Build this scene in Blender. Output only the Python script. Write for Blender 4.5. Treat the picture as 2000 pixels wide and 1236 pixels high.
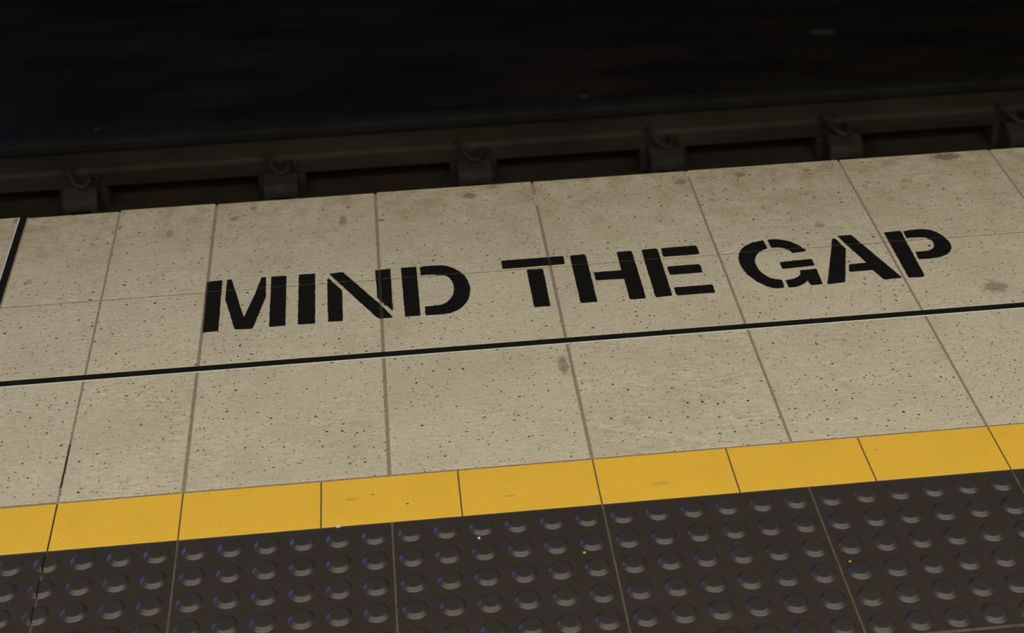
import bpy, bmesh, math, random
from mathutils import Vector, Matrix

# ------------------------------------------------------------------ clear
for o in list(bpy.data.objects):
    bpy.data.objects.remove(o, do_unlink=True)
SC = bpy.context.scene
COL = SC.collection

# ------------------------------------------------------------------ camera
cam_data = bpy.data.cameras.new('camera')
cam = bpy.data.objects.new('camera', cam_data)
COL.objects.link(cam)
cam.location = (0.334508, -2.741752, 1.571753)          # eye height of a standing passenger
cam.rotation_mode = 'XYZ'
cam.rotation_euler = (1.0589458, 0.0252686, -0.0971806)
cam_data.sensor_fit = 'HORIZONTAL'
cam_data.sensor_width = 36.0
cam_data.lens = 36.0 * 3227.129 / 2000.0
cam_data.shift_y = (333.85 - 618.0) / 2000.0
cam_data.clip_start = 0.05
cam_data.clip_end = 60
cam_data.dof.use_dof = True
cam_data.dof.focus_distance = 2.60
cam_data.dof.aperture_fstop = 6.3
SC.camera = cam

# ------------------------------------------------------------------ world, lamps, exposure
world = bpy.data.worlds.new('station_dark')
SC.world = world
world.use_nodes = True
bg = world.node_tree.nodes['Background']
bg.inputs['Color'].default_value = (0.55, 0.60, 0.75, 1)
bg.inputs['Strength'].default_value = 0.012

def area(name, loc, target, sx, sy, power, color):
    d = bpy.data.lights.new(name, 'AREA')
    d.shape = 'RECTANGLE'
    d.size = sx
    d.size_y = sy
    d.energy = power
    d.color = color
    o = bpy.data.objects.new(name, d)
    COL.objects.link(o)
    o.location = loc
    o.rotation_euler = (Vector(target) - Vector(loc)).to_track_quat('-Z', 'Y').to_euler()
    return o

WARM = (1.0, 0.935, 0.785)
# continuous fluorescent rows in the platform ceiling
area('ceiling_tube_row_near', (0.5, -2.3, 3.0), (0.5, -2.3, 0), 9.0, 0.6, 159, WARM)
area('ceiling_tube_row_back', (0.5, -5.0, 3.0), (0.5, -4.6, 0), 9.0, 2.6, 198, WARM)
# blue backlit signal screen on the far tunnel wall, out of sight up the line
area('blue_screen', (-4.3, 3.9, 0.8), (0.3, -1.0, 0.0), 2.6, 1.9, 120, (0.20, 0.33, 1.0))

vs = SC.view_settings
vs.view_transform = 'Standard'
vs.look = 'None'
vs.gamma = 1.0
vs.use_curve_mapping = False
vs.exposure = 0.0

LETTERS = [
    ('M', [[(-12,-2722),(255,-2706),(274,-4261),(9,-4278)],[(340,-2698),(417,-2704),(683,-3924),(837,-3253),(940,-2704),(1018,-2709),(1033,-3335),(847,-4247),(826,-4274),(564,-4257),(538,-4223),(339,-3324)],[(1109,-2707),(1373,-2710),(1389,-4254),(1117,-4257)]]),
    ('I', [[(1591,-2706),(1875,-2711),(1885,-4246),(1870,-4261),(1595,-4251)]]),
    ('N', [[(2086,-2904),(2117,-2908),(2342,-3308),(2350,-4246),(2103,-4240)],[(2122,-2755),(2338,-2726),(2372,-2750),(2530,-3027),(2987,-3834),(3192,-4254),(2950,-4252),(2916,-4208),(2297,-3080)],[(2930,-2749),(3195,-2732),(3197,-4053),(2946,-3632)]]),
    ('D', [[(3383,-2733),(3656,-2732),(3655,-4258),(3395,-4259)],[(3718,-2750),(3934,-2731),(4091,-2747),(4194,-2781),(4294,-2854),(4415,-3006),(4479,-3135),(4520,-3284),(4544,-3439),(4547,-3571),(4528,-3731),(4491,-3879),(4433,-4008),(4363,-4107),(4269,-4194),(4152,-4254),(3975,-4270),(3740,-4265),(3743,-4005),(3890,-3998),(4017,-3988),(4109,-3936),(4192,-3829),(4244,-3693),(4266,-3556),(4267,-3392),(4249,-3271),(4210,-3156),(4149,-3081),(4073,-3046),(3919,-3015),(3718,-3017)]]),
    ('T', [[(5159,-2741),(6253,-2733),(6271,-2775),(6263,-2994),(5176,-3010),(5160,-2982)],[(5576,-3108),(5599,-3090),(5850,-3103),(5865,-3139),(5858,-4267),(5582,-4270)]]),
    ('H', [[(6385,-2737),(6640,-2728),(6666,-2763),(6663,-4250),(6388,-4249),(6377,-4211)],[(7225,-2738),(7475,-2723),(7497,-2766),(7498,-4253),(7229,-4254),(7217,-4215),(7224,-3604),(6743,-3589),(6729,-3562),(6731,-3336),(7217,-3334)]]),
    ('E', [[(7672,-2719),(7938,-2711),(7960,-2750),(7954,-4234),(7679,-4249),(7663,-4210)],[(8026,-2718),(8645,-2705),(8672,-2758),(8666,-2995),(8035,-3001),(8018,-2963)],[(8028,-3328),(8578,-3321),(8608,-3351),(8608,-3585),(8050,-3594),(8027,-3565)],[(8023,-3995),(8666,-3991),(8698,-4012),(8697,-4240),(8046,-4242),(8024,-4210)]]),
    ('G', [[(9885,-2703),(9900,-2972),(9806,-3017),(9722,-3082),(9646,-3185),(9590,-3320),(9572,-3444),(9576,-3570),(9612,-3735),(9662,-3845),(9729,-3928),(9811,-3979),(9911,-4012),(9893,-4252),(9784,-4261),(9697,-4234),(9605,-4169),(9470,-4000),(9361,-3765),(9309,-3509),(9305,-3357),(9320,-3222),(9364,-3074),(9426,-2954),(9510,-2851),(9673,-2748)],[(9962,-2709),(10029,-2686),(10158,-2709),(10260,-2750),(10367,-2828),(10463,-2946),(10561,-3131),(10534,-3159),(10292,-3187),(10280,-3123),(10241,-3056),(10171,-3000),(10095,-2968),(9972,-2962)],[(10006,-3453),(10568,-3424),(10584,-3447),(10578,-3638),(10008,-3670),(9999,-3638)],[(10283,-3767),(10583,-3744),(10569,-4228),(10365,-4239),(10342,-4090),(10278,-4159),(10166,-4231),(10079,-4258),(9967,-4257),(9966,-4029),(10057,-4022),(10130,-3998),(10204,-3954),(10269,-3879)]]),
    ('A', [[(11117,-2822),(11170,-2813),(11264,-3182),(10965,-4219),(10645,-4248)],[(11226,-2741),(11477,-2739),(11492,-2768),(11960,-4204),(11924,-4224),(11645,-4234),(11537,-3914),(11140,-3919),(11129,-3883),(11177,-3700),(11206,-3684),(11497,-3674)]]),
    ('P', [[(12084,-2738),(12381,-2721),(12397,-2761),(12365,-4211),(12321,-4239),(12078,-4235)],[(12439,-2745),(12667,-2712),(12834,-2725),(12932,-2771),(13018,-2858),(13097,-3002),(13132,-3175),(13134,-3296),(13111,-3407),(13053,-3512),(12977,-3589),(12886,-3637),(12778,-3673),(12605,-3695),(12429,-3686),(12443,-3448),(12603,-3445),(12705,-3428),(12775,-3386),(12826,-3315),(12853,-3205),(12849,-3131),(12823,-3064),(12771,-3009),(12668,-2979),(12430,-2972)]]),
]

# ------------------------------------------------------------------ node helpers
class NT:
    def __init__(s, name):
        s.m = bpy.data.materials.new(name)
        s.m.use_nodes = True
        s.t = s.m.node_tree
        s.b = s.t.nodes['Principled BSDF']

    def n(s, typ, **kw):
        nd = s.t.nodes.new(typ)
        for k, v in kw.items():
            setattr(nd, k, v)
        return nd

    def lk(s, a, b):
        s.t.links.new(a, b)

    def put(s, sock, v):
        if v is None:
            return
        if hasattr(v, 'is_linked'):
            s.lk(v, sock)
        else:
            sock.default_value = v

    def math(s, op, a, b=None, c=None, clamp=False):
        nd = s.n('ShaderNodeMath', operation=op, use_clamp=clamp)
        for i, v in enumerate((a, b, c)):
            s.put(nd.inputs[i], v)
        return nd.outputs[0]

    def vmath(s, op, a, b=None):
        nd = s.n('ShaderNodeVectorMath', operation=op)
        s.put(nd.inputs[0], a)
        s.put(nd.inputs[1], b)
        return nd.outputs['Value'] if op in ('LENGTH', 'DISTANCE') else nd.outputs[0]

    def mapping(s, vec, loc=(0, 0, 0), rot=(0, 0, 0), scale=(1, 1, 1)):
        nd = s.n('ShaderNodeMapping')
        s.lk(vec, nd.inputs['Vector'])
        nd.inputs['Location'].default_value = loc
        nd.inputs['Rotation'].default_value = rot
        nd.inputs['Scale'].default_value = scale
        return nd.outputs[0]

    def noise(s, vec, scale, detail=2.0, rough=0.5, out='Fac'):
        nd = s.n('ShaderNodeTexNoise')
        s.lk(vec, nd.inputs['Vector'])
        nd.inputs['Scale'].default_value = scale
        nd.inputs['Detail'].default_value = detail
        nd.inputs['Roughness'].default_value = rough
        return nd.outputs[out]

    def rng(s, v, a, b, c=0.0, d=1.0, interp='LINEAR'):
        nd = s.n('ShaderNodeMapRange', interpolation_type=interp)
        s.put(nd.inputs[0], v)
        for i, x in zip((1, 2, 3, 4), (a, b, c, d)):
            s.put(nd.inputs[i], x)
        return nd.outputs[0]

    def mix(s, fac, a, b, blend='MIX'):
        nd = s.n('ShaderNodeMix', data_type='RGBA', blend_type=blend)
        s.put(nd.inputs[0], fac)
        s.put(nd.inputs[6], a)
        s.put(nd.inputs[7], b)
        return nd.outputs[2]

    def pos(s):
        return s.n('ShaderNodeNewGeometry').outputs['Position']

    def rand(s):
        return s.n('ShaderNodeObjectInfo').outputs['Random']

    def bump(s, h, strength=0.3, dist=0.001):
        nd = s.n('ShaderNodeBump')
        nd.inputs['Strength'].default_value = strength
        nd.inputs['Distance'].default_value = dist
        s.lk(h, nd.inputs['Height'])
        s.lk(nd.outputs[0], s.b.inputs['Normal'])

    def done(s, color=None, rough=None, metal=None, spec=None):
        if color is not None:
            s.put(s.b.inputs['Base Color'], color)
        if rough is not None:
            s.put(s.b.inputs['Roughness'], rough)
        if metal is not None:
            s.b.inputs['Metallic'].default_value = metal
        if spec is not None:
            s.b.inputs['Specular IOR Level'].default_value = spec
        return s.m


def C(r, g, b):
    return (r, g, b, 1.0)


# ------------------------------------------------------------------ materials
# footprints, chewing-gum and drip marks that lie on the tiles: x, y, radius x, radius y, strength
STAINS = [(1.4116, -0.0162, 0.0330, 0.0150, 0.75), (1.3449, -0.4705, 0.0240, 0.0200, 0.55), (0.5864, -0.5957, 0.0100, 0.0306, 0.6),
          (0.4774, -0.0360, 0.0154, 0.0130, 0.6), (0.8824, -0.0403, 0.0135, 0.0120, 0.55), (1.0010, -0.0291, 0.0110, 0.0090, 0.6),
          (1.1287, -0.0312, 0.0077, 0.0080, 0.55), (0.0720, -0.0250, 0.0077, 0.0077, 0.6), (0.0364, -0.0597, 0.0076, 0.0090, 0.6),
          (0.2379, -0.0972, 0.0085, 0.0200, 0.6), (0.3088, -0.1034, 0.0076, 0.0060, 0.7), (0.6649, -0.0683, 0.0048, 0.0050, 0.6),
          (-0.0797, -0.0951, 0.0075, 0.0140, 0.4), (-0.1734, -0.0637, 0.0057, 0.0090, 0.5), (-0.3160, -0.2274, 0.0091, 0.0085, 0.4),
          (-0.3729, -0.0117, 0.0048, 0.0090, 0.6), (1.1008, -0.2326, 0.0110, 0.0105, 0.45), (1.2222, -0.1084, 0.0076, 0.0113, 0.4),
          (-0.3064, -0.3715, 0.0052, 0.0062, 0.5), (0.2479, -0.0479, 0.0038, 0.0050, 0.6), (0.5217, -0.0088, 0.0116, 0.0090, 0.4),
          (1.2922, -0.0239, 0.0175, 0.0110, 0.35)]


def mat_beige():
    k = NT('speckled_beige_tile')
    p = k.pos()
    r = k.rand()
    off = k.n('ShaderNodeCombineXYZ')
    k.lk(k.math('MULTIPLY', r, 37.0), off.inputs[2])
    k.lk(k.math('MULTIPLY', r, 11.3), off.inputs[0])
    q = k.vmath('ADD', p, off.outputs[0])
    # streaky cleft grain, drawn out along the platform
    warp = k.noise(q, 9.0, 2.0, 0.5, 'Color')
    w = k.n('ShaderNodeVectorMath', operation='SCALE')
    k.lk(warp, w.inputs[0])
    w.inputs['Scale'].default_value = 0.03
    qw = k.vmath('ADD', q, w.outputs[0])
    st = k.mapping(qw, rot=(0, 0, math.radians(7)), scale=(1.0, 3.2, 1.0))
    streak = k.noise(st, 46.0, 5.0, 0.62)
    broad = k.noise(q, 6.5, 3.0, 0.6)
    fine = k.noise(q, 520.0, 3.0, 0.7)
    amt = k.rng(k.math('FRACT', k.math('MULTIPLY', r, 7.31)), 0.0, 1.0, 0.25, 1.0)
    st2 = k.mapping(qw, rot=(0, 0, math.radians(-12)), scale=(1.0, 2.6, 1.0))
    streak2 = k.noise(st2, 120.0, 4.0, 0.65)
    patch = k.rng(k.noise(q, 14.0, 3.0, 0.6), 0.35, 0.65, 0.15, 1.0)
    sm = k.math('ADD', k.math('MULTIPLY', k.math('SUBTRACT', streak, 0.5), k.math('MULTIPLY', amt, patch)),
                k.math('MULTIPLY', k.math('SUBTRACT', streak2, 0.5), k.math('MULTIPLY', patch, 0.7)))
    base = k.mix(k.rng(sm, -0.19, 0.17), C(0.375, 0.330, 0.238), C(0.685, 0.636, 0.497))
    base = k.mix(k.rng(fine, 0.25, 0.75, 0.0, 1.0), k.mix(0.20, base, C(0.25, 0.22, 0.17)), k.mix(0.10, base, C(0.76, 0.72, 0.62)))
    mott = k.noise(qw, 230.0, 4.0, 0.75)
    base = k.mix(k.rng(mott, 0.50, 0.72, 0.0, 0.42), base, C(0.30, 0.265, 0.215))
    base = k.mix(k.rng(mott, 0.46, 0.30, 0.0, 0.30), base, C(0.79, 0.745, 0.60))
    # soft grime, each tile a little different
    base = k.mix(k.rng(broad, 0.44, 0.78, 0.0, 0.34), base, C(0.30, 0.245, 0.17))
    base = k.mix(k.math('MULTIPLY', r, 0.12), base, C(0.42, 0.38, 0.32))
    # walked-in dirt along the edge course
    sy = k.n('ShaderNodeSeparateXYZ')
    k.lk(p, sy.inputs[0])
    edge = k.rng(sy.outputs[1], -0.34, 0.0, 0.0, 1.0)
    dirt = k.math('MULTIPLY', edge, k.rng(k.noise(qw, 22.0, 4.0, 0.65), 0.40, 0.66, 0.16, 0.70))
    base = k.mix(dirt, base, C(0.30, 0.215, 0.115))
    # stains
    dn = k.noise(p, 95.0, 3.0, 0.6)
    tot = None
    for (x, y, rx, ry, s_) in STAINS:
        m_ = k.mapping(p, loc=(-x / rx, -y / ry, 0), scale=(1 / rx, 1 / ry, 0))
        d = k.math('ADD', k.vmath('LENGTH', m_), k.math('MULTIPLY', k.math('SUBTRACT', dn, 0.5), 1.5))
        v = k.rng(d, 0.55, 1.1, s_, 0.0, 'SMOOTHSTEP')
        tot = v if tot is None else k.math('MAXIMUM', tot, v)
    base = k.mix(tot, base, C(0.135, 0.108, 0.078))
    # dark mineral specks in two sizes, slightly drawn out
    jit = k.noise(q, 260.0, 2.0, 0.6, 'Color')
    js = k.n('ShaderNodeVectorMath', operation='SCALE')
    k.lk(jit, js.inputs[0])
    js.inputs['Scale'].default_value = 0.0032
    qs = k.vmath('ADD', q, js.outputs[0])
    spk = None
    for scale, rmax, lo, sl in ((50.0, 0.125, 0.18, 8), (84.0, 0.145, 0.45, -14), (140.0, 0.17, 0.60, 20)):
        mp = k.mapping(qs, loc=(scale * .013, scale * .031, 0), rot=(0, 0, math.radians(sl)), scale=(0.85, 1.12, 1.0))
        vo = k.n('ShaderNodeTexVoronoi', voronoi_dimensions='2D', feature='F1')
        k.lk(mp, vo.inputs['Vector'])
        vo.inputs['Scale'].default_value = scale
        vo.inputs['Randomness'].default_value = 1.0
        sp = k.n('ShaderNodeSeparateColor')
        k.lk(vo.outputs['Color'], sp.inputs[0])
        rad = k.rng(sp.outputs[0], lo, 1.0, 0.0, rmax)
        rad = k.math('MULTIPLY', rad, k.rng(sp.outputs[1], 0.0, 1.0, 0.5, 1.0))
        mk = k.math('MULTIPLY', k.rng(k.math('SUBTRACT', rad, vo.outputs['Distance']), -0.003, 0.014, 0.0, 1.0), k.rng(sp.outputs[2], 0, 1, 0.8, 1.0))
        spk = mk if spk is None else k.math('MAXIMUM', spk, mk)
    base = k.mix(spk, base, C(0.016, 0.015, 0.021))
    h = k.math('ADD', k.math('MULTIPLY', streak, 1.0), k.math('MULTIPLY', fine, 0.25))
    k.bump(k.math('SUBTRACT', h, k.math('MULTIPLY', spk, 0.6)), 0.5, 0.0022)
    return k.done(base, 0.62, spec=0.35)


def mat_yellow():
    k = NT('yellow_tile')
    p = k.pos()
    r = k.rand()
    fine = k.noise(p, 560.0, 3.0, 0.75)
    broad = k.noise(p, 12.0, 3.0, 0.55)
    base = k.mix(k.rng(fine, 0.3, 0.7), C(0.60, 0.345, 0.012), C(0.87, 0.55, 0.080))
    base = k.mix(k.rng(broad, 0.5, 0.8, 0.0, 0.16), base, C(0.42, 0.25, 0.05))
    base = k.mix(k.math('MULTIPLY', r, 0.10), base, C(0.60, 0.36, 0.06))
    tot = None
    dn = k.noise(p, 300.0, 2.0, 0.6)
    for (x, y, rx, ry, s_) in ((0.2744, -0.8733, .0025, .0016, .8), (0.3236, -0.8997, .0028, .0018, .8), (0.4703, -0.9016, .010, .0016, .35),
                               (0.2440, -0.8800, .012, .0022, .28), (0.6900, -0.9020, .015, .006, .18), (1.02, -0.868, .004, .002, .35)):
        m_ = k.mapping(p, loc=(-x / rx, -y / ry, 0), scale=(1 / rx, 1 / ry, 0))
        d = k.math('ADD', k.vmath('LENGTH', m_), k.math('MULTIPLY', k.math('SUBTRACT', dn, 0.5), 1.2))
        v = k.rng(d, 0.5, 1.2, s_, 0.0, 'SMOOTHSTEP')
        tot = v if tot is None else k.math('MAXIMUM', tot, v)
    base = k.mix(tot, base, C(0.05, 0.04, 0.02))
    k.bump(fine, 0.25, 0.0008)
    return k.done(base, 0.55, spec=0.3)


def mat_tactile(name, light, tint=(1, 1, 1), rough=0.44, spec=0.42):
    k = NT(name)
    p = k.pos()
    fine = k.noise(p, 650.0, 3.0, 0.7)
    broad = k.noise(p, 14.0, 3.0, 0.6)
    a = light
    tr, tg, tb = tint
    base = k.mix(k.rng(fine, 0.3, 0.7), C(.018 * a * tr, .0146 * a * tg, .0128 * a * tb), C(.040 * a * tr, .0325 * a * tg, .0285 * a * tb))
    base = k.mix(k.rng(broad, 0.45, 0.8, 0.0, 0.35), base, C(.043 * a * tr, .0350 * a * tg, .0300 * a * tb))
    k.bump(fine, 0.20, 0.0006)
    return k.done(base, rough, spec=spec)


def mat_plain(name, c1, c2, scale=40, rough=0.8, spec=0.3, metal=0.0, bump=0.3, dist=0.002, stretch=(1, 1, 1)):
    k = NT(name)
    p = k.mapping(k.pos(), scale=stretch)
    a = k.noise(p, scale, 4.0, 0.65)
    k.bump(a, bump, dist)
    return k.done(k.mix(k.rng(a, 0.32, 0.70), C(*c1), C(*c2)), rough, metal, spec)


M_BEIGE = mat_beige()
M_YELLOW = mat_yellow()
M_TACT = mat_tactile('charcoal_tactile_tile', 1.15)
M_STUD = mat_tactile('charcoal_stud', 1.15, (0.94, 1.03, 1.10), 0.41, 0.50)
M_GROUT = mat_plain('brown_grout', (.185, .145, .100), (.31, .255, .185), 120, 0.9)
M_GROUT_DARK = mat_plain('dirty_grout', (.050, .042, .036), (.12, .098, .07), 90, 0.9)
M_GROUT_TAN = mat_plain('tan_grout', (.055, .045, .032), (.13, .105, .075), 60, 0.9)
M_CONC = mat_plain('platform_concrete', (.10, .09, .08), (.16, .145, .125), 14, 0.9)
M_PAINT = mat_plain('black_stencil_paint', (.0045, .0042, .004), (.010, .009, .0082), 220, 0.6, 0.18, bump=0.35, dist=0.0006)
M_PAINT_WORN = mat_plain('worn_black_paint', (.012, .010, .008), (.050, .040, .029), 160, 0.75, 0.2)
M_RUBBER = mat_plain('black_rubber', (.007, .0068, .0066), (.013, .012, .0115), 90, 0.40, 0.4, bump=0.15, dist=0.0005)
M_ALU = mat_plain('worn_aluminium', (.70, .69, .65), (.85, .84, .80), 80, 0.5, 0.5, 0.15, bump=0.1)
M_SLAB = mat_plain('oily_track_concrete', (.023, .0170, .0110), (.050, .0370, .0235), 5.0, 0.85, 0.25, bump=0.5, dist=0.01)
M_FAR_GROUND = mat_plain('near_black_far_ground', (.0105, .0082, .0060), (.0260, .0205, .0150), 3.2, 0.95, 0.06, bump=0.6, dist=0.012, stretch=(0.5, 1.6, 1))  # near-black tone for the ground beyond the rail, darker than the track bed
M_RAIL = mat_plain('rusty_rail_steel', (.015, .0112, .0065), (.042, .0315, .0185), 2.2, 0.7, 0.35, bump=0.25, dist=0.002, stretch=(1, 2, 2))
M_HEAD = mat_plain('grimy_rail_head', (.012, .0112, .0105), (.024, .022, .019), 6.0, 0.75, 0.12, 0.0, bump=0.1)
M_CLIP = mat_plain('rusty_clip_steel', (.022, .016, .0095), (.044, .032, .019), 30, 0.7, 0.3, 0.0)
M_PLATE = mat_plain('dusty_cast_iron', (.022, .0176, .0120), (.044, .0352, .0240), 18, 0.8, 0.3)
M_WALL = mat_plain('soot_black_tunnel_wall', (.008, .007, .006), (.018, .015, .012), 2.0, 0.9, 0.2)
M_CHIP = mat_plain('white_chip', (.50, .50, .47), (.66, .66, .62), 300, 0.7)
M_CRUMB = mat_plain('yellow_crumb', (.50, .30, .04), (.70, .44, .07), 300, 0.7)
M_LITTER = mat_plain('dusty_litter', (.024, .022, .018), (.052, .048, .040), 60, 0.8)


# ------------------------------------------------------------------ mesh helpers
def mesh(name, verts, faces):
    me = bpy.data.meshes.new(name)
    me.from_pydata(verts, [], faces)
    me.update()
    return me


def link(name, me, mat=None, parent=None, loc=(0, 0, 0), rz=0.0):
    o = bpy.data.objects.new(name, me)
    COL.objects.link(o)
    o.location = loc
    o.rotation_euler = (0, 0, rz)
    if parent is not None:
        o.parent = parent
    if mat is not None and me is not None and not me.materials:
        me.materials.append(mat)
    return o


def empty(name, loc=(0, 0, 0), parent=None):
    o = bpy.data.objects.new(name, None)
    o.empty_display_size = 0.05
    COL.objects.link(o)
    o.location = loc
    if parent is not None:
        o.parent = parent
    return o


def tag(o, label=None, cat=None, group=None, kind=None):
    for a, v in (('label', label), ('category', cat), ('group', group), ('kind', kind)):
        if v:
            o[a] = v
    return o


def box_bm(x0, x1, y0, y1, z0, z1, bevel=0.0, seg=1):
    bm = bmesh.new()
    bmesh.ops.create_cube(bm, size=1.0)
    for v in bm.verts:
        v.co = ((x0 + x1) / 2 + v.co.x * (x1 - x0), (y0 + y1) / 2 + v.co.y * (y1 - y0), (z0 + z1) / 2 + v.co.z * (z1 - z0))
    if bevel > 0:
        bmesh.ops.bevel(bm, geom=list(bm.edges), offset=bevel, segments=seg, affect='EDGES', profile=0.5)
    return bm


def from_bm(name, bm, smooth=False):
    me = bpy.data.meshes.new(name)
    bmesh.ops.recalc_face_normals(bm, faces=bm.faces)
    bm.to_mesh(me)
    bm.free()
    if smooth:
        for f in me.polygons:
            f.use_smooth = True
    return me


def box(name, x0, x1, y0, y1, z0, z1, mat, parent=None, bevel=0.0):
    return link(name, from_bm(name, box_bm(x0, x1, y0, y1, z0, z1, bevel)), mat, parent)


def tube(name, pts, r, mat, parent, sides=10):
    """swept round bar through a polyline"""
    bm = bmesh.new()
    rings = []
    n = len(pts)
    P = [Vector(q) for q in pts]
    up = Vector((0.13, 0.21, 0.97))
    for i in range(n):
        t = (P[min(i + 1, n - 1)] - P[max(i - 1, 0)]).normalized()
        a = t.cross(up).normalized()
        b = t.cross(a)
        rings.append([bm.verts.new(P[i] + a * (r * math.cos(2 * math.pi * k / sides)) + b * (r * math.sin(2 * math.pi * k / sides))) for k in range(sides)])
    for i in range(n - 1):
        for k in range(sides):
            bm.faces.new((rings[i][k], rings[i][(k + 1) % sides], rings[i + 1][(k + 1) % sides], rings[i + 1][k]))
    bm.faces.new(rings[0])
    bm.faces.new(rings[-1])
    return link(name, from_bm(name, bm, True), mat, parent)


def smooth_path(pts, sub=4):
    P = [Vector(q) for q in pts]
    out = []
    for i in range(len(P) - 1):
        p0, p1, p2, p3 = P[max(i - 1, 0)], P[i], P[i + 1], P[min(i + 2, len(P) - 1)]
        for s in range(sub):
            t = s / sub
            out.append(0.5 * ((2 * p1) + (p2 - p0) * t + (2 * p0 - 5 * p1 + 4 * p2 - p3) * t * t + (3 * p1 - p0 - 3 * p2 + p3) * t ** 3))
    out.append(P[-1])
    return out


rnd = random.Random(7)

# ------------------------------------------------------------------ platform layout (metres, edge of the platform at y = 0, tile tops at z = 0)
L0 = -0.1802
XS = {1: 0.0, 2: 0.3, 3: 0.6, 4: 0.9, 5: 1.2, 6: 1.5, 7: 1.8}
Y_J, Y_S1, Y_S2, Y_Y1, Y_Y2, Y_T = -0.3044, -0.5212, -0.5372, -0.8345, -0.9366, -1.2364
X_MIN, X_MAX = -0.85, 1.8
GAP = {'c': .0030, -1: .0030, 0: .0034, 1: .0052, 2: .0054, 3: .0052, 4: .0042, 5: .0040, 6: .0036, 7: .004}

# platform body and its front face
floor = box('floor', X_MIN, X_MAX, -1.80, -0.004, -0.30, -0.012, M_CONC)
tag(floor, 'tiled station platform with beige, yellow and charcoal tile courses', 'platform', kind='structure')
wall_p = box('wall_platform', X_MIN, X_MAX, -0.30, -0.03, -1.300, -0.301, M_CONC)
tag(wall_p, 'concrete face under the platform edge', 'wall', kind='structure')
# mortar beds that show in the joints
for nm, y0, y1, z, m in (('mortar_bed', Y_S1 - .001, -0.0045, -0.0006, M_GROUT), ('mortar_bed', Y_Y1 - .0014, Y_S2 + .0005, -0.0006, M_GROUT),
                         ('mortar_bed', Y_Y2 + .0012, Y_Y1 + .0006, -0.0010, M_GROUT_DARK), ('mortar_bed', -1.7999, Y_Y2 + .0010, -0.0007, M_GROUT_TAN)):
    box(nm, X_MIN, X_MAX, y0, y1, -0.0119, z, m, floor)


def tile(name, x0, x1, y0, y1, mat, dz=0.0, bevel=0.0005, thick=0.011, tilt=0.0):
    bm = box_bm(x0, x1, y0, y1, -thick, 0.0, bevel)
    cx, cy = (x0 + x1) / 2, (y0 + y1) / 2
    for v in bm.verts:
        v.co.x -= cx
        v.co.y -= cy
    o = link(name, from_bm(name, bm), mat, floor, (cx, cy, dz))
    o.rotation_euler = (rnd.uniform(-1, 1) * tilt, rnd.uniform(-1, 1) * tilt, 0)
    return o


# --- beige courses: x boundaries with their joint half widths
cols = [(X_MIN, -.6585, 'c', 'c'), (-.6585, -.3685, 'c', 'strip'), (-.3505, L0, 'strip', 0), (L0, 0.0, 0, 1)]
for i in range(1, 7):
    cols.append((XS[i], XS[i + 1], i, i + 1))


def half(c):
    return 0.0006 if c == 'strip' else GAP[c] / 2


# the edge course stands a little uneven along the drop
EDGE_DY = [0.0, .0015, -.0035, .0015, -.0005, .0010, .0000, .0012, .0006, .0]
for i, (a, b, ca, cb) in enumerate(cols):
    x0, x1 = a + half(ca), b - half(cb)
    tile('beige_tile', x0, x1, Y_J + .0016, EDGE_DY[i], M_BEIGE, rnd.uniform(-.0002, .0002), tilt=.0006)
    tile('beige_tile', x0, x1, Y_S1 + .0003, Y_J - .0016, M_BEIGE, rnd.uniform(-.0002, .0002), tilt=.0006)
cols_c = [(X_MIN, -.4802, 'c', -1), (-.4802, L0, -1, 0)] + cols[3:]
for i, (a, b, ca, cb) in enumerate(cols_c):
    lo = Y_Y1 + .0032 if i < 2 else Y_Y1 + .0022
    tile('beige_tile', a + half(ca), b - half(cb), lo, Y_S2 - .0014, M_BEIGE, rnd.uniform(-.0002, .0002), tilt=.0006)

# --- yellow course
yx = [X_MIN, -.58, -.38, L0, 0.0] + [0.2 * i for i in range(1, 10)]
for a, b in zip(yx[:-1], yx[1:]):
    tile('yellow_tile', a + .0010, b - .0010, Y_Y2 + .0011, Y_Y1 - (.0016 if b > L0 + .01 else .0022), M_YELLOW, rnd.uniform(-.0003, .0002))

# --- charcoal tactile course: tiles with rows of raised studs
STUD_R0, STUD_R1, STUD_H = 0.0176, 0.0130, 0.0049


def stud_bm():
    bm = bmesh.new()
    prof = [(STUD_R0 + .0012, -0.0004), (STUD_R0 + .0002, 0.0002), (STUD_R0 - .0008, 0.0009), (STUD_R0 - .0016, 0.0018), (STUD_R1 + .0010, STUD_H - .0012), (STUD_R1 + .0003, STUD_H - .0005), (STUD_R1 - .0005, STUD_H - .0001), (STUD_R1 - .0016, STUD_H), (STUD_R1 - .0040, STUD_H + .0001)]
    N = 24
    rings = []
    for r, z in prof:
        rings.append([bm.verts.new((r * math.cos(2 * math.pi * k / N), r * math.sin(2 * math.pi * k / N), z)) for k in range(N)])
    for a, b in zip(rings[:-1], rings[1:]):
        for k in range(N):
            bm.faces.new((a[k], a[(k + 1) % N], b[(k + 1) % N], b[k]))
    bm.faces.new(rings[-1])
    return bm


def cut_stud(xcut, keep_right):
    bm = stud_bm()
    geom = bm.verts[:] + bm.edges[:] + bm.faces[:]
    no = Vector((-1, 0, 0)) if keep_right else Vector((1, 0, 0))
    bmesh.ops.bisect_plane(bm, geom=geom, plane_co=(xcut, 0, 0), plane_no=no, clear_outer=True)
    ed = [e for e in bm.edges if e.is_boundary and all(abs(v.co.x - xcut) < 1e-6 for v in e.verts)]
    if ed:
        try:
            bmesh.ops.edgeloop_fill(bm, edges=ed)
        except Exception:
            pass
    return bm


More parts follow.
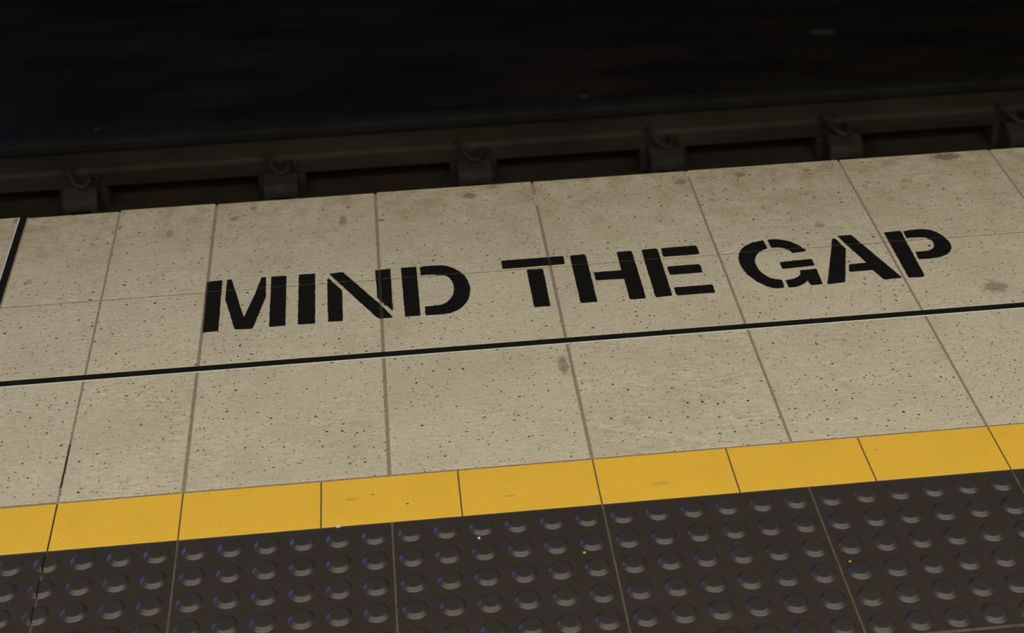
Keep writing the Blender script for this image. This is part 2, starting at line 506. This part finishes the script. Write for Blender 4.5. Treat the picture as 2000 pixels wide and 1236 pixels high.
ME_STUD = from_bm('stud', stud_bm(), True)
ME_STUD.materials.append(M_STUD)
CX = -0.1765                                            # column of studs that the platform joint saws through
JX = L0
ME_STUD_R = from_bm('stud', cut_stud(JX + .0014 - CX, True), False)
ME_STUD_L = from_bm('stud', cut_stud(JX - .0014 - CX, False), False)
for me_ in (ME_STUD_R, ME_STUD_L):
    me_.materials.append(M_STUD)
    for f in me_.polygons:
        f.use_smooth = abs(f.normal.x) < 0.999
ROWS = [Y_Y2 - .0255 - .05 * j for j in range(6)]
tact = [(-.4802, L0, -1, 0, [-.4515 + .05 * i for i in range(5)] + [-.2265], [CX]),
        (L0, 0.0, 0, 1, [-.1265, -.0765, -.0265], [CX])]
tact[0] = (-.4802, L0, -1, 0, [CX - .05 * i for i in range(5, 0, -1)], [CX])
for i in range(1, 6):
    tact.append((XS[i], XS[i + 1], i, i + 1, [XS[i] + .0255 + .0499 * j for j in range(6)], []))
for n_, (a, b, ca, cb, studs, cut) in enumerate(tact):
    t = tile('tactile_tile', a + .0012, b - .0012, Y_T + .0016, Y_Y2 - .0008, M_TACT, -.0002, bevel=.0006, thick=.0105)
    for y in ROWS:
        for x in studs:
            link('stud', ME_STUD, None, t, (x - t.location.x, y - t.location.y, 0), rnd.uniform(0, 6.28))
        for x in cut:
            link('stud', ME_STUD_L if n_ == 0 else ME_STUD_R, None, t, (x - t.location.x, y - t.location.y, 0))

# --- plain charcoal tiles of the concourse behind the tactile course
for a, b in zip([-.4802, L0] + [XS[i] for i in range(1, 6)], [L0] + [XS[i] for i in range(1, 7)]):
    tile('charcoal_tile', a + .0014, b - .0014, Y_T - .30, Y_T - .0016, M_TACT, -.0002, bevel=.0006, thick=.0105)

# --- crumbled dark filler in the movement joint across the platform
random.seed(3)
for y0, y1, w in ((-.800, -.700, .0030), (-.9345, -.838, .0026), (-.985, -.9385, .0020)):
    n = 14
    vs_, fs_ = [], []
    for i in range(n + 1):
        y = y0 + (y1 - y0) * i / n
        c = L0 + random.uniform(-.0004, .0004)
        h = w / 2 * random.uniform(.7, 1.1)
        z = -.0004
        vs_ += [(c - h, y, -.0035), (c - h, y, z), (c + h, y, z), (c + h, y, -.0035)]
    for i in range(n):
        for k in range(3):
            fs_.append((4 * i + k, 4 * i + k + 1, 4 * i + k + 5, 4 * i + k + 4))
    link('joint_filler', mesh('joint_filler', vs_, fs_), mat_plain('crumbled_filler', (.012, .010, .009), (.05, .04, .03), 160, .95), floor)

# pale new mortar smeared into two joints at the drop
for x, y0, y1 in ((0.6, -.088, -.050), (0.9, -.022, -.003)):
    link('pale_mortar', from_bm('pale_mortar', box_bm(x - .0021, x + .0019, y0, y1, -.004, -.0002, .0006)), mat_plain('pale_mortar', (.30, .29, .27), (.60, .58, .54), 260, .9), floor)

# --- black movement-joint strips let into the tiles
trim = box('trim_1', X_MIN, X_MAX, Y_S2 + .0004, Y_S1 - .0005, -.0119, -.0004, M_RUBBER)
tag(trim, 'long black rubber strip with thin metal lip running along the platform', 'trim', kind='structure')
box('metal_lip', X_MIN, X_MAX, Y_S2 - .0012, Y_S2 + .0003, -.0119, .0004, M_ALU, trim)
box('rubber_rib', X_MIN, X_MAX, Y_S1 - .0048, Y_S1 - .0040, -.003, .0001, M_RUBBER, trim)
trim2 = box('trim_2', -.3660, -.3530, Y_S1, .0005, -.0119, -.0004, M_RUBBER)
tag(trim2, 'short black rubber strip crossing the edge tiles at the left', 'trim', kind='structure')
box('metal_lip', -.3683, -.3662, Y_S1, .0005, -.0119, .0003, M_ALU, trim2)
box('mortar_fillet', -.3529, -.3497, Y_S1, .0002, -.0119, -.0007, M_GROUT, trim2)

# ------------------------------------------------------------------ stencilled lettering (letter outlines in tenths of a millimetre on the tiles)
sign = empty('stencilled_text', (0.65, -0.425, 0))
tag(sign, 'black stencilled words MIND THE GAP painted across the beige edge tiles', 'lettering')
JOINTS = [('y', Y_J, .0016)] + [('x', XS[i], GAP[i] / 2) for i in range(1, 6)]


def round_poly(P, r=0.0016):
    """soften the hard corners the way sprayed paint does"""
    out = []
    n = len(P)
    for i in range(n):
        p, a, b = Vector(P[i]), Vector(P[i - 1]), Vector(P[(i + 1) % n])
        da, db = (a - p), (b - p)
        if da.length < 1e-6 or db.length < 1e-6:
            continue
        ang = da.angle(db)
        if ang < math.radians(140):
            rr = min(r, da.length * .3, db.length * .3)
            out += [p + da.normalized() * rr, p + (da.normalized() + db.normalized()) * rr * .22, p + db.normalized() * rr]
        else:
            out.append(p)
    return out


def ragged(P, step=.006, amp=.00035):
    out = []
    n = len(P)
    for i in range(n):
        a, b = P[i], P[(i + 1) % n]
        L = (b - a).length
        k = max(1, int(L / step))
        nrm = Vector((-(b - a).y, (b - a).x)).normalized() if L > 1e-7 else Vector((0, 0))
        for s in range(k):
            out.append(a + (b - a) * (s / k) + nrm * rnd.uniform(-amp, amp))
    return out


def stroke_mesh(poly):
    P = ragged(round_poly([Vector((x * 1e-4, y * 1e-4)) for x, y in poly]))
    bm = bmesh.new()
    f = bm.faces.new([bm.verts.new((p.x, p.y, 0.0)) for p in P])
    if f.normal.z < 0:
        f.normal_flip()
    bmesh.ops.triangulate(bm, faces=[f])
    for ax, c, h in JOINTS:
        for d in (-h, h):
            co = (c + d, 0, 0) if ax == 'x' else (0, c + d, 0)
            no = (1, 0, 0) if ax == 'x' else (0, 1, 0)
            bmesh.ops.bisect_plane(bm, geom=bm.verts[:] + bm.edges[:] + bm.faces[:], plane_co=co, plane_no=no, dist=1e-7)
    bm.faces.ensure_lookup_table()
    sunk = []
    for f in bm.faces:
        c = f.calc_center_median()
        for ax, cc, h in JOINTS:
            if abs((c.x if ax == 'x' else c.y) - cc) < h:
                sunk.append(f)
                break
    if sunk:
        edges = set()
        ss = set(sunk)
        for f in sunk:
            f.material_index = 1
            for e in f.edges:
                if any(g not in ss for g in e.link_faces):
                    edges.add(e)
        bmesh.ops.split_edges(bm, edges=list(edges))
        for v in {v for f in sunk for v in f.verts}:
            v.co.z = -.00085
    # give the paint film its thickness
    bmesh.ops.recalc_face_normals(bm, faces=bm.faces)
    for f in bm.faces:
        if f.normal.z < 0:
            f.normal_flip()
    ret = bmesh.ops.extrude_face_region(bm, geom=bm.faces[:])
    bmesh.ops.translate(bm, verts=[v for v in ret['geom'] if isinstance(v, bmesh.types.BMVert)], vec=(0, 0, .0007))
    for v in bm.verts:
        v.co.x -= sign.location.x
        v.co.y -= sign.location.y
        v.co.z += .0002
    me = bpy.data.meshes.new('stroke')
    bm.to_mesh(me)
    bm.free()
    me.materials.append(M_PAINT)
    me.materials.append(M_PAINT_WORN)
    return me


for ch, polys in LETTERS:
    xs = [x for p in polys for x, y in p]
    lx = (min(xs) + max(xs)) / 2 * 1e-4 - sign.location.x
    e = empty('letter', (lx, 0, 0), sign)
    e['label'] = 'black stencilled letter ' + ch
    for p in polys:
        me = stroke_mesh(p)
        for v in me.vertices:
            v.co.x -= lx
        link('stroke', me, None, e)

# ------------------------------------------------------------------ track
Z_SLAB = -1.300
track = box('track_bed', -4.0, 6.5, -0.05, 2.45, Z_SLAB - .25, Z_SLAB, M_SLAB)
tag(track, 'dark brown concrete track bed below the platform edge', 'track bed', kind='structure')
far_ground = box('light_blocking_ground', -4.0, 6.5, 2.4505, 4.2, Z_SLAB - .25, -1.205, M_FAR_GROUND)  # ground top raised past the rail foot to block blue light from under it
tag(far_ground, 'near-black ground beyond the rail, raised to block light under it', 'ground', kind='structure')
wall_f = box('wall_far', -7.5, 6.5, 4.2005, 4.5, Z_SLAB - .25, 3.2, M_WALL)
tag(wall_f, 'soot black tunnel wall beyond the track', 'wall', kind='structure')
box('cable_ledge', -7.5, 6.5, 4.06, 4.2, -1.2045, -1.12, M_WALL, wall_f, .01)

Y_R, Z_R = 2.370, -1.217                                 # rail axis and underside of the rail foot
X0, X1 = -3.9, 6.4
rail_e = empty('rail', (1.0, Y_R, Z_R))
tag(rail_e, 'rusty brown steel rail running across the dark track', 'rail')


def prism(name, pts, mat, parent, x0=X0 - 1.0, x1=X1 - 1.0):
    n = len(pts)
    v = [(x0, y, z) for y, z in pts] + [(x1, y, z) for y, z in pts]
    f = [(i, (i + 1) % n, n + (i + 1) % n, n + i) for i in range(n)] + [tuple(range(n - 1, -1, -1)), tuple(range(n, 2 * n))]
    bm = bmesh.new()
    vv = [bm.verts.new(q) for q in v]
    for q in f:
        bm.faces.new([vv[k] for k in q])
    return link(name, from_bm(name, bm), mat, parent)


def sym(h):
    return h + [(-y, z) for y, z in reversed(h)]


prism('rail_foot', sym([(-.070, 0), (-.070, .010), (-.050, .015), (-.022, .026)]), M_RAIL, rail_e)
prism('rail_web', sym([(-.022, .0262), (-.010, .040), (-.008, .070), (-.008, .1178)]), M_RAIL, rail_e)
prism('rail_head', sym([(-.008, .118), (-.034, .120), (-.036, .124), (-.036, .147), (-.032, .153), (-.022, .157)]), M_HEAD, rail_e)


def fastener(loc):
    e = empty('rail_fastener', loc)
    # wide plate under the rail foot
    bm = box_bm(-.082, .082, -.085, .0795, Z_SLAB - Z_R + .0005, -.0008, .004)
    link('base_plate', from_bm('base_plate', bm), M_PLATE, e)
    # cast shoulder on the near side: sloping top, hollow front between two feet
    zb = Z_SLAB - Z_R + .0005
    sec = [(-.0855, zb), (-.0855, .022), (-.118, .028), (-.172, .012), (-.186, -.006), (-.186, -.030), (-.112, -.036), (-.112, zb)]
    bm = bmesh.new()
    w = .058
    a = [bm.verts.new((-w, y, z)) for y, z in sec]
    b = [bm.verts.new((w, y, z)) for y, z in sec]
    n = len(sec)
    bm.faces.new(a)
    bm.faces.new(b)
    for i in range(n):
        bm.faces.new((a[i], a[(i + 1) % n], b[(i + 1) % n], b[i]))
    bmesh.ops.bevel(bm, geom=list(bm.edges), offset=.0025, segments=1, affect='EDGES')
    link('shoulder', from_bm('shoulder', bm), M_PLATE, e)
    for s in (-1, 1):
        box('foot', s * .046 - .012, s * .046 + .012, -.183, -.158, zb, -.034, M_PLATE, e, .003)
    # spring clip bearing on the rail foot
    pts = [(-.050, -.028, .060), (-.047, -.048, .058), (-.038, -.072, .052), (-.026, -.098, .044), (-.012, -.120, .037), (.006, -.128, .034), (.022, -.116, .036),
           (.028, -.094, .040), (.026, -.068, .040), (.028, -.048, .031), (.040, -.044, .027), (.050, -.060, .030)]
    tube('clip', smooth_path(pts), .0088, M_CLIP, e)
    box('insulator', -.055, .055, -.0695, -.050, .0158, .021, M_CLIP, e, .0015)
    return e


FX = [-.722, -.046, .619, 1.288, 1.920, 2.562]
LAB = ['rusty rail clip on base plate, leftmost of the row under the rail',
       'rusty rail clip on base plate, second from the left under the rail',
       'rusty rail clip on base plate, third from the left under the rail',
       'rusty rail clip on base plate, third from the right under the rail',
       'rusty rail clip on base plate, second from the right under the rail',
       'rusty rail clip on base plate, cut off by the right picture edge']
proto = fastener((FX[0], Y_R, Z_R))
fs = [proto]
for x in FX[1:]:
    c = proto.copy()
    COL.objects.link(c)
    c.location = (x, Y_R, Z_R)
    for ch in proto.children:
        d = ch.copy()
        COL.objects.link(d)
        d.parent = c
    fs.append(c)
for o, l in zip(fs, LAB):
    tag(o, l, 'rail clip', 'rail fasteners along the rail')


# ------------------------------------------------------------------ loose bits
def chip(name, loc, sx, sy, sz, mat, label, cat, seed, rz=0):
    r = random.Random(seed)
    bm = bmesh.new()
    bmesh.ops.create_icosphere(bm, subdivisions=2, radius=1.0)
    for v in bm.verts:
        f = 1 + r.uniform(-.22, .22)
        v.co = Vector((v.co.x * sx * f, v.co.y * sy * f, max(v.co.z, -.55) * sz * f))
    zmin = min(v.co.z for v in bm.verts)
    for v in bm.verts:
        v.co.z -= zmin
    o = link(name, from_bm(name, bm), mat, None, loc, rz)
    return tag(o, label, cat)


chip('paint_chip', (.2245, -.9375, .0000), .0040, .0016, .0012, M_CHIP, 'small white paint chip at the lower rim of the yellow course', 'chip', 1, .1)
chip('pebble', (.4195, -.9860, -.0002), .0020, .0022, .0016, M_CHIP, 'tiny pale pebble between the charcoal studs, middle of the picture', 'pebble', 2)
chip('crumb', (.5610, -1.0330, -.0002), .0022, .0015, .0014, M_CRUMB, 'tiny yellow crumb beside a stud left of the joint under the yellow course', 'crumb', 3)
chip('crumb', (.9161, -1.0951, -.0002), .0020, .0014, .0014, M_CRUMB, 'tiny yellow crumb between charcoal studs at the right', 'crumb', 4)
zt = -1.205
chip('litter', (-0.722, 2.698, zt), .010, .009, .008, M_LITTER, 'small pale litter scrap beyond the rail at the left', 'litter', 5)
chip('litter', (1.063, 2.705, zt), .022, .010, .006, M_LITTER, 'small pale litter scrap beyond the rail near the middle', 'litter', 6, -.1)
chip('litter', (2.074, 3.116, zt), .050, .014, .012, M_LITTER, 'crumpled grey litter scrap on the dark ground, upper right', 'litter', 8, -.2)
